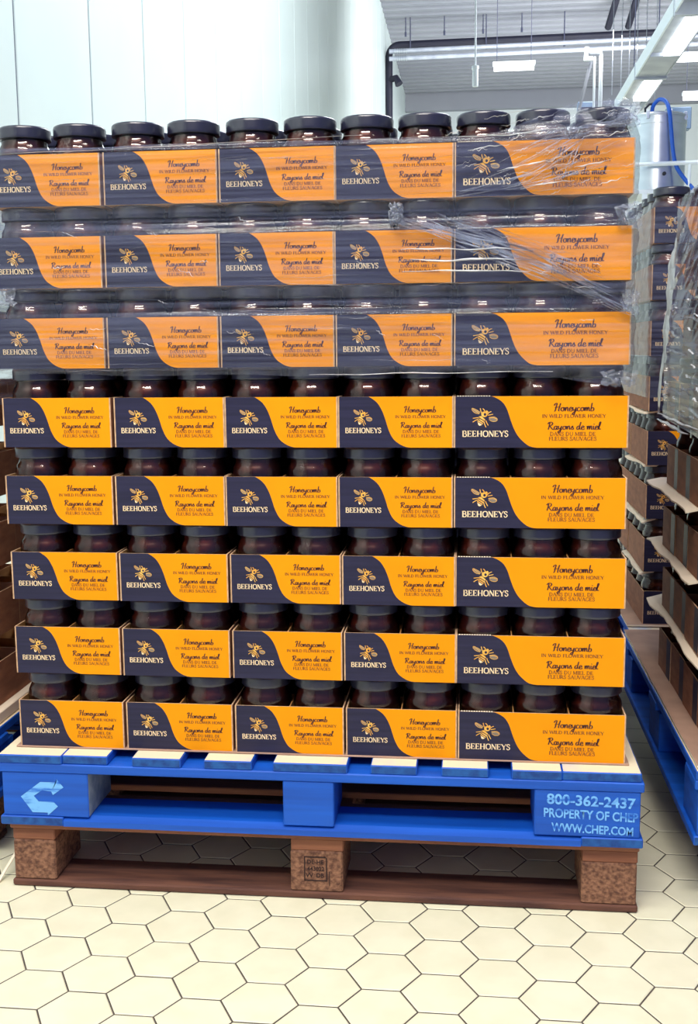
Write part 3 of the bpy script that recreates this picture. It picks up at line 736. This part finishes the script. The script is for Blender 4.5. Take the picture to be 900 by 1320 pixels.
# ------------------------------------------------------------------ stretch film
def sheet_mesh(F, nu, nv, m):
    vs = [F(i/nu, j/nv) for j in range(nv+1) for i in range(nu+1)]
    fs = [(j*(nu+1)+i, j*(nu+1)+i+1, (j+1)*(nu+1)+i+1, (j+1)*(nu+1)+i) for j in range(nv) for i in range(nu)]
    mb = MB(); mb.add(vs, fs, m, True)
    me = bpy.data.meshes.new('film'); me.from_pydata([tuple(v) for v in vs], [], fs); me.materials.append(m)
    me.polygons.foreach_set('use_smooth', [True]*len(fs)); return me
fx0, fx1, fy = -.004, 1.1675, -.0065
perim = [(fx0, .62), (fx0, .0), (fx1, .0), (fx1, .80)]
def walk(s):
    # s metres along the wrap: left return, front, right return, rounded a little at the corners
    L1 = .30; L2 = fx1-fx0
    if s < L1: return Vector((fx0-.004, L1-s+fy+.006, 0)), Vector((-1, 0, 0))
    s -= L1
    if s < L2: 
        return Vector((fx0+s, fy, 0)), Vector((0, -1, 0))
    s -= L2; return Vector((fx1+.0035, fy+.006+s, 0)), Vector((1, 0, 0))
TOT = .30+(fx1-fx0)+.62
def film_pt(u, v):
    s = u*TOT; P, n = walk(s); xx = P.x
    xs = s-.30
    rise = 0
    if xs > .90: rise = min(1, (xs-.90)/.20)
    rise = rise*rise*(3-2*rise)
    zt = 1.398+.004*noise.noise(Vector((xs*7, 2, 3)))+.058*rise
    zb = .992+.006*noise.noise(Vector((xs*4, 8, 3))) - .022*max(0, min(1, (xs-1.0)/.15)) + .01*max(0, 1-xs/.05 if xs > 0 else 1)
    z = zb+(zt-zb)*v
    # dips between the layers, where nothing backs the film
    q = ((z-.278) % PITCH)/PITCH
    dip = 0
    if q > .63: dip = -.007*math.sin((q-.63)/.37*math.pi)
    wr = .0012*noise.noise(Vector((xs*2.5, z*150, 5)))+.0010*noise.noise(Vector((xs*1.2, z*60, 11)))
    corner = max(0, 1-abs(xs-(fx1-fx0))/.12)+max(0, 1-abs(xs)/.06)
    wr += corner*.005*noise.noise(Vector((xs*34, z*34, 7)))
    back = 0
    if z > 1.375: back = .006*(z-1.375)/.08
    return P+n*(wr+dip-back)+Vector((0, .04*max(0, (z-1.40)/.06)**2*rise if n.y else 0, z))
wrap = empty('stretch_wrap', (0.6, 0, 1.0))
tag(wrap, 'clear wrinkled stretch wrap around the top three layers of the main stack', 'stretch wrap')
def child(o): o.parent = wrap; o.location = (-.6, 0, -1.0); return o
child(ob('film_sheet', sheet_mesh(film_pt, 230, 190, m_film)))
def folds(name, specs, m, y0=-.0135):
    mb = MB()
    for (a, b, w, sag) in specs:
        n = 14; L = []; vs = []
        d = Vector((b[0]-a[0], 0, b[1]-a[1])); t = d.normalized(); nn = Vector((-t.z, 0, t.x))
        sd = random.random()*50
        for i in range(n+1):
            f = i/n; p = Vector((a[0], y0, a[1]))+d*f+Vector((0, 0, -sag*math.sin(f*math.pi)))+nn*(.004*noise.noise(Vector((f*5, sd, 0))))
            p.y += -.003*math.sin(f*math.pi)+.002*noise.noise(Vector((f*9, sd, 3)))
            ww = w*(.25+.75*math.sin(math.pi*min(1, max(0, f*.96+.02))))*(.7+.5*noise.noise(Vector((f*7, sd, 6))))
            vs += [p-nn*ww+Vector((0, .0012, 0)), p+Vector((0, -.0016, 0)), p+nn*ww+Vector((0, .0012, 0))]
        fs = []
        for i in range(n):
            q = 3*i; fs += [(q, q+1, q+4, q+3), (q+1, q+2, q+5, q+4)]
        mb.add(vs, fs, m, True)
    o = mb.build(name); o['kind'] = 'stuff'; return child(o)
R = random.uniform
sp = []
for i in range(36):   # fan running down to the right from the knot
    f = i/35
    sp.append(((.755+R(0, .12), 1.275-R(0, .03)), (1.02+.155*f**.6, 1.20-.115*f+R(-.01, .01)), R(.0008, .003), R(-.01, .012)))
for i in range(22):   # fan rising to the right over the top tray
    f = i/21
    sp.append(((.82+R(0, .2)+.05*f, 1.285+R(0, .02)+.02*f), (1.00+.17*R(.3, 1), 1.33+.10*f+R(-.01, .01)), R(.0007, .0024), R(-.008, .008)))
for i in range(16):
    sp.append(((.9+R(0, .12), 1.36+R(-.01, .05)), (1.06+R(0, .11), 1.405+R(-.01, .045)), R(.0007, .002), 0))
for i in range(60):   # horizontal wrinkles across the front
    x = R(0, .8); z = R(1.0, 1.39)
    sp.append(((x, z), (x+R(.1, .32), z+R(-.006, .006)), R(.0005, .0012), R(-.004, .004)))
folds('fold_ridges', sp, m_fold)
hi = [((.772+R(-.01, .01), zz), (.985+R(-.02, .03), zz-.003), .0019, .0) for zz in (1.2075, 1.190, 1.170)]  # lamp glints on the wrinkles, painted as near-white ribbons
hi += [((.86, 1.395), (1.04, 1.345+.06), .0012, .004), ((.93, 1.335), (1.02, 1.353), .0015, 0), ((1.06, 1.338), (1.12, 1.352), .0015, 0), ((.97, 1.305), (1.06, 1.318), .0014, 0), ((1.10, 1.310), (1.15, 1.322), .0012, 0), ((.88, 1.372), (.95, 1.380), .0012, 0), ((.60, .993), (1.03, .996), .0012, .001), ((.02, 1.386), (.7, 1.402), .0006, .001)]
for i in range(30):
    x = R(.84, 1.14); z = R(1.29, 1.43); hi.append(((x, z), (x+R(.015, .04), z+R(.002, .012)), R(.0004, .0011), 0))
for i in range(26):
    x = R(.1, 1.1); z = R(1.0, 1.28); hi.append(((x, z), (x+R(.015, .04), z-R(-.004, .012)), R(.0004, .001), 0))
folds('glint_folds', hi, m_fold_glint, -.0155)
def crumple(name, c, sx, sz, seed, m=m_fold, n=18, dep=.02):
    def F(u, v):
        x = (u-.5)*2; z = (v-.5)*2
        e = 1+.25*noise.noise(Vector((math.atan2(z, x)*2, seed, 0)))
        q = Vector((x*9*sx/.05, z*9*sz/.05, seed))
        return Vector((c[0]+x*sx*e+.006*noise.noise(q), c[1]-dep*(1-.5*(x*x+z*z))*.5+dep*.8*noise.noise(q*1.7), c[2]+z*sz*e+.006*noise.noise(q+Vector((5, 5, 5)))))
    o = ob(name, sheet_mesh(F, n, n, m)); return child(o)
crumple('crumpled_bunch', (.757, -.010, 1.268), .012, .018, 3.1)
crumple('crumpled_bunch', (1.145, -.004, .982), .030, .014, 5.7)
crumple('crumpled_bunch', (1.156, -.004, 1.258), .020, .022, 9.2)
crumple('crumpled_bunch', (1.160, -.004, 1.115), .016, .020, 12.2)
crumple('crumpled_bunch', (1.140, .002, 1.428), .028, .022, 14.9, n=22)
crumple('crumpled_bunch', (.014, -.002, 1.275), .018, .02, 17.2)
crumple('crumpled_bunch', (.03, -.002, 1.135), .025, .016, 19.2)

# film on the right near stack (its left side) and the far right stack (front corner)
def side_film(x, y0, y1, zb0, zb1, zt, amp, seed, nu=90, nv=130, taper=0, slant=0):
    def F(u, v):
        y = y0+(y1-taper*v-y0)*u; zb = zb0+(zb1-zb0)*u; z = zb+(zt-slant*u-zb)*v
        hi_ = min(1, max(0, (z-1.03)/.08))
        bul = .006*math.sin(min(1, v*1.2)*math.pi)+amp*.8*noise.noise(Vector((y*5, z*5, seed)))+amp*.5*((1-hi_)*noise.noise(Vector((y*5, z*60, seed+3)))+hi_*noise.noise(Vector((y*8-z*8, (z+y*.75)*55, seed+6))))
        return Vector((x-.005-max(-.003, bul), y, z))
    return sheet_mesh(F, nu, nv, m_film_side)
w1 = tag(ob('stretch_wrap', side_film(1.340, -.10, .70, .840, .872, 1.375, .009, 2.2, taper=.15, slant=.03)), 'wrinkled stretch wrap on the upper half of near right stack', 'stretch wrap')
def side_folds(name, specs, m, x0, parent):
    mb = MB()
    for (a, b, w) in specs:
        n = 10; vs = []; d = Vector((0, b[0]-a[0], b[1]-a[1])); t = d.normalized(); nn = Vector((0, -t.z, t.y)); sd = random.random()*50
        for i in range(n+1):
            f = i/n; p = Vector((x0, a[0], a[1]))+d*f+nn*(.006*noise.noise(Vector((f*4, sd, 0))))
            p.x -= .004*math.sin(f*math.pi)+.003*noise.noise(Vector((f*6, sd, 3)))
            ww = w*(.2+.8*math.sin(math.pi*(f*.96+.02)))*(.75+.5*noise.noise(Vector((f*6, sd, 6))))
            vs += [p-nn*ww+Vector((.0015, 0, 0)), p-Vector((.002, 0, 0)), p+nn*ww+Vector((.0015, 0, 0))]
        fs = []
        for i in range(n):
            q = 3*i; fs += [(q, q+1, q+4, q+3), (q+1, q+2, q+5, q+4)]
        mb.add(vs, fs, m, True)
    o = mb.build(name, parent); o['kind'] = 'stuff'
sf = []
for i in range(22):
    y = R(.14, .54); z = R(1.10, 1.27); l = R(.06, .22); sf.append(((y, z), (y-l, z+l*R(.35, .6)), R(.005, .016)))
for i in range(24):
    y = R(.1, .66); z = R(.86, 1.14); l = R(.08, .3); sf.append(((y, z), (y-l, z+R(-.02, .01)), R(.0015, .005)))
side_folds('fold_ridges', sf, m_fold, 1.326, w1)
sf = [((.61, 1.00), (.57, 1.14), .045), ((.575, 1.10), (.53, 1.24), .060), ((.57, 1.17), (.46, 1.29), .022), ((.555, 1.15), (.40, 1.20), .012), ((.67, .88), (.61, 1.04), .022), ((.53, 1.24), (.36, 1.33), .010), ((.68, .868), (.30, .860), .006), ((.68, .88), (.2, .875), .004)]  # shiny white band and streaks of the film, painted as pale ribbons
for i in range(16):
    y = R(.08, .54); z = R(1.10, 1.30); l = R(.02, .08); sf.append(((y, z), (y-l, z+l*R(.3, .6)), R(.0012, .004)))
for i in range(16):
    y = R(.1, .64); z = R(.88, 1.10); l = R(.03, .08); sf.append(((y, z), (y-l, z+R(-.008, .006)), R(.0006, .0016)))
side_folds('glint_folds', sf, m_fold_glint, 1.323, w1)
ob('front_sheet', sheet_mesh(lambda u, v: Vector((1.333+.31*u, -.104-.004*noise.noise(Vector((u*4, v*30, 2))), .842+.53*v)), 30, 60, m_film_side), w1)
def far_film(u, v):
    s = u*.9; z = .90+(1.405-.90)*v
    wr = .004*noise.noise(Vector((s*6, z*14, 4)))+.003*noise.noise(Vector((s*12+z*20, z*60-s*20, 9)))
    if s < .6: return Vector((1.351-wr, 1.05+.6-s, z))
    return Vector((1.357+(s-.6), 1.040-wr, z))
tag(ob('stretch_wrap', sheet_mesh(far_film, 90, 70, m_film)), 'stretch wrap around the top layers of the far right stack', 'stretch wrap')
tag(ob('stretch_wrap', side_film(LX+.032, .03, .5, .93, .93, 1.33, .006, 7.7, 40, 60)), 'stretch wrap on the left stack at the frame edge', 'stretch wrap')

# ------------------------------------------------------------------ hall services behind
def thing1(mb, name, label, cat, group=None): return tag(mb.build(name), label, cat, group)
mb = MB(); pts = [(-1.40, 29.6, 5.0), (-1.40, 29.6, 8.75)]
for a in range(0, 91, 15): pts.append((-1.40+.28*(1-math.cos(math.radians(a))), 29.6, 8.78+.28*math.sin(math.radians(a))))
pts += [(12.5, 29.6, 9.17)]
mb.tube(pts, .095, m_pipe_blk, 12); thing1(mb, 'black_pipe', 'thick black pipe running across below the ceiling and down wall', 'pipe')
mb = MB(); mb.tube([(-1.4, 29.6, 8.16), (-1.2, 29.45, 8.18), (-1.12, 29.4, 8.0)], [.09, .085, .11], m_pipe_blk, 10); thing1(mb, 'pipe_elbow', 'short black elbow off the vertical pipe on left wall', 'pipe')
for z, lab in ((8.75, 'upper silver pipe under the long black pipe'), (8.565, 'lower silver pipe under the long black pipe')):
    r = empty('silver_pipe', (-1.35, 29, z))
    mb = MB(); mb.tube([(0, 0, 0), (14, 0, .16)], .058, m_galv, 10); mb.build('pipe_run', r)
    mb = MB()
    for q in range(6): mb.tube([(.14+.06*q, 0, .002), (.165+.06*q, 0, .002)], .068, m_steel, 10)
    mb.build('flexible_collar', r)
    tag(r, lab, 'pipe', 'silver pipes')
for q, (x, z0, lab) in enumerate(((-.94, 9.24, 'first thin ceiling rod from the left wall'), (-.816, 8.84, 'second ceiling rod from left, in front of the black pipe'), (.09, 9.24, 'third ceiling rod from left, above the black pipe'), (1.113, 9.24, 'dark ceiling rod just right of the white pendant'), (1.195, 8.84, 'longer rod right of the white pendant, crossing black pipe'), (2.129, 9.24, 'ceiling rod above the left fluorescent lamp'), (3.238, 8.84, 'rightmost ceiling rod, crossing the black pipe'))):
    mb = MB(); mb.tube([(x, 29.42, z0), (x, 29.42, 9.72)], .017, m_rod, 6); mb.tube([(x, 29.42, z0-.02), (x, 29.42, z0+.09)], .032, m_rod, 6)
    thing1(mb, 'ceiling_rod', lab, 'rod', 'ceiling rods')
r = empty('white_pendant', (.909, 20, 5.83)); mb = MB(); mb.tube([(0, 0, .34), (0, 0, 3.9)], .018, m_white, 8); mb.build('stem', r)
mb = MB(); mb.lathe([(.05, 0), (.056, .01), (.056, .3), (.066, .31), (.066, .37), (.02, .385)], m_white, 16); mb.build('body', r)
tag(r, 'white cylinder pendant hanging on a white stem from ceiling', 'pendant')
def tubelamp(x, y, z, w, lab):
    r = empty('fluorescent_lamp', (x, y, z)); mb = MB(); mb.cbox(-w/2, w/2, -.09, .09, .09, .17, m_white, .01); mb.build('housing', r)
    mb = MB(); mb.tube([(-w/2+.03, 0, .05), (w/2-.03, 0, .05)], .085, m_tube, 12); mb.build('diffuser', r)
    for xx in (-w/2+.1, w/2-.1):
        mb = MB(); mb.tube([(xx, 0, .17), (xx, 0, 9.7-z)], .008, m_rod, 5); mb.build('suspension_wire', r)
    tag(r, lab, 'lamp', 'fluorescent lamps in the hall')
tubelamp(1.82, 26, 7.50, 1.0, 'glowing fluorescent lamp above the third pair of top jars')
tubelamp(6.05, 26, 7.56, 1.15, 'glowing fluorescent lamp right of the lighting track, upper one')
tubelamp(6.55, 27, 6.90, 1.30, 'glowing fluorescent lamp right of the track, just above tank')
# lighting track overhead on the right
r = empty('lighting_track', (2.55, 8.6, 3.56))
mb = MB(); mb.box(-.14, .14, -2.6, 2.3, .05, .10, m_galv); mb.box(-.145, -.13, -2.6, 2.3, -.02, .10, m_white); mb.box(.13, .145, -2.6, 2.3, -.02, .10, m_galv); mb.build('channel', r)
for y0, y1 in ((-2.5, -1.85), (-1.35, -.1), (.75, 1.75)):
    mb = MB(); mb.cbox(-.02, .125, y0, y1, -.03, .05, m_tube, .006); mb.build('lit_diffuser', r)
    mb = MB(); mb.cbox(-.125, -.025, y0, y1, .0, .05, m_galv, .006); mb.build('reflector', r)
    mb = MB(); mb.cbox(-.15, .15, y0-.05, y0, -.045, .11, m_galv, .005); mb.build('end_plate', r)
mb = MB(); mb.cbox(-.13, .13, -.05, .70, -.02, .05, m_galv, .006); mb.build('blank_cover', r)
for y in (-1.6, .3, 1.9):
    mb = MB(); mb.tube([(0, y, .1), (0, y, 6.1)], .006, m_rod, 5); mb.build('hanger', r)
tag(r, 'suspended lighting track with lit panels slanting across upper right', 'lighting track')
mb = MB(); mb.tube([(3.0, 20, 6.38), (3.21, 20, 6.36), (3.21, 20, 6.30), (3.215, 20, 0)], .035, m_white, 8); mb.tube([(3.10, 20.06, 6.30), (3.10, 20.06, 5.0)], .022, m_white, 8); mb.tube([(2.93, 20, 6.22), (2.95, 20, 6.46)], .04, m_white, 8); mb.tube([(2.95, 20, 6.25), (3.06, 20, 6.25)], .045, m_white, 8)
thing1(mb, 'white_downpipe', 'white pipe with valves dropping beside the lighting track', 'pipe')
mb = MB(); mb.tube([(3.05, 20.12, 6.27), (2.80, 20.12, 5.2), (2.80, 20.12, 0)], .035, m_ceil, 6); thing1(mb, 'steel_brace', 'slanted steel brace behind the white downpipe', 'brace')
for q, (xa, xb, lab) in enumerate(((3.42, 3.09, 'left one of two dark ducts slanting down to black pipe'), (3.80, 3.45, 'right one of two dark ducts slanting down to black pipe'))):
    mb = MB(); mb.tube([(xa*1.3+.0, 28.0, 9.70), (xb*1.44-.1, 29.3, 9.22)], .09, m_pipe_blk, 8); thing1(mb, 'dark_duct', lab, 'duct', 'dark ducts')
mb = MB()
r = empty('control_cabinet', (3.0, 20.5, 4.6)); mb.cbox(-.15, .17, 0, .25, -4.6, 1.0, m_panel, .01); mb.build('body', r)
mb = MB(); mb.cbox(-.12, .14, -.012, 0, .55, .72, m_pipe_blk, .004); mb.build('door', r)
mb = MB(); mb.cbox(-.1, .12, -.012, 0, .8, .9, m_pipe_blk, .004); mb.build('door', r)
tag(r, 'blue grey control cabinet behind the last top jars', 'cabinet')
for q, x in enumerate((3.42, 3.58, 3.72, 3.86, 4.02, 4.2)):
    mb = MB(); mb.tube([(x, 20, (5.6, 5.2, 5.4, 5.9, 5.3, 5.5)[q]), (x, 20, 9.7)], .007, m_galv, 5); thing1(mb, 'hanging_cable', f'thin pale cable hanging behind lighting track, {("first", "second", "third", "fourth", "fifth", "sixth")[q]} from left', 'cable', 'hanging cables')
# stainless tank on a white stand
TX, TY = 2.462, 8.25
r = empty('steel_tank', (TX, TY, 2.335))
mb = MB(); mb.lathe([(.230, 0), (.240, .006), (.240, .55), (.246, .552), (.246, .59), (.240, .592), (.240, .615)], m_steel, 40); mb.build('vessel', r)
mb = MB(); mb.lathe([(.249, .615), (.251, .63), (.225, .645), (.12, .66), (.02, .668)], m_steel, 40); mb.build('lid', r)
mb = MB(); 
for a in range(8):
    w = a*.785+.3; mb = MB(); mb.cbox(.242*math.cos(w)-.014, .242*math.cos(w)+.014, .242*math.sin(w)-.014, .242*math.sin(w)+.014, .585, .655, m_steel, .004); mb.build('clamp', r)
mb = MB(); mb.tube([(.03, -.22, .13), (.03, -.258, .13)], .016, m_blackrub, 12); mb.build('outlet', r)
mb = MB(); mb.tube([(-.11, -.05, .66), (-.115, -.05, .70), (-.08, -.05, .735), (-.04, -.05, .74)], .010, m_blackrub, 8); mb.build('handle', r)
tag(r, 'round stainless steel tank with clamped lid behind right stacks', 'tank')
mb = MB(); mb.tube(spline([(TX-.05, TY-.02, 2.99), (TX-.05, TY-.05, 3.05), (TX-.01, TY-.10, 3.095), (TX+.035, TY-.19, 3.06), (TX+.055, TY-.265, 2.96), (TX+.075, TY-.265, 2.80), (TX+.095, TY-.265, 2.64), (TX+.125, TY-.265, 2.52), (TX+.19, TY-.27, 2.42), (TX+.26, TY-.3, 2.33)], 5), .017, m_hose, 10)
thing1(mb, 'blue_hose', 'bright blue hose looping over the steel tank', 'hose')
r = empty('white_stand', (TX, TY, 0))
for (x, y) in ((-.13, -.26), (.33, -.26), (-.13, .26), (.33, .26)):
    mb = MB(); mb.box(x-.02, x+.02, y-.02, y+.02, 0, 2.30, m_white); mb.build('leg', r)
mb = MB(); mb.box(-.45, .45, -.28, .28, 2.30, 2.333, m_white); mb.build('shelf', r)
mb = MB(); mb.box(-.45, .45, -.27, -.24, 2.12, 2.15, m_white); mb.build('lower_rail', r)
mb = MB(); mb.tube([(-.45, -.29, 2.535), (.55, -.29, 2.545)], .018, m_white, 8); mb.build('guard_rail', r)
mb = MB(); mb.tube([(.23, -.29, 2.333), (.23, -.29, 2.535)], .014, m_white, 8); mb.build('guard_post', r)
tag(r, 'white metal stand with guard rail carrying the steel tank', 'stand')
r = empty('switch_box', (2.70, 8.6, 0)); mb = MB(); mb.cbox(-.11, .11, 0, .12, 2.93, 3.12, m_panel, .008); mb.build('box', r)
mb = MB(); mb.box(-.02, .02, .05, .09, 0, 2.93, m_galv); mb.build('post', r)
tag(r, 'pale blue control panel on a post behind the steel tank', 'switch box')
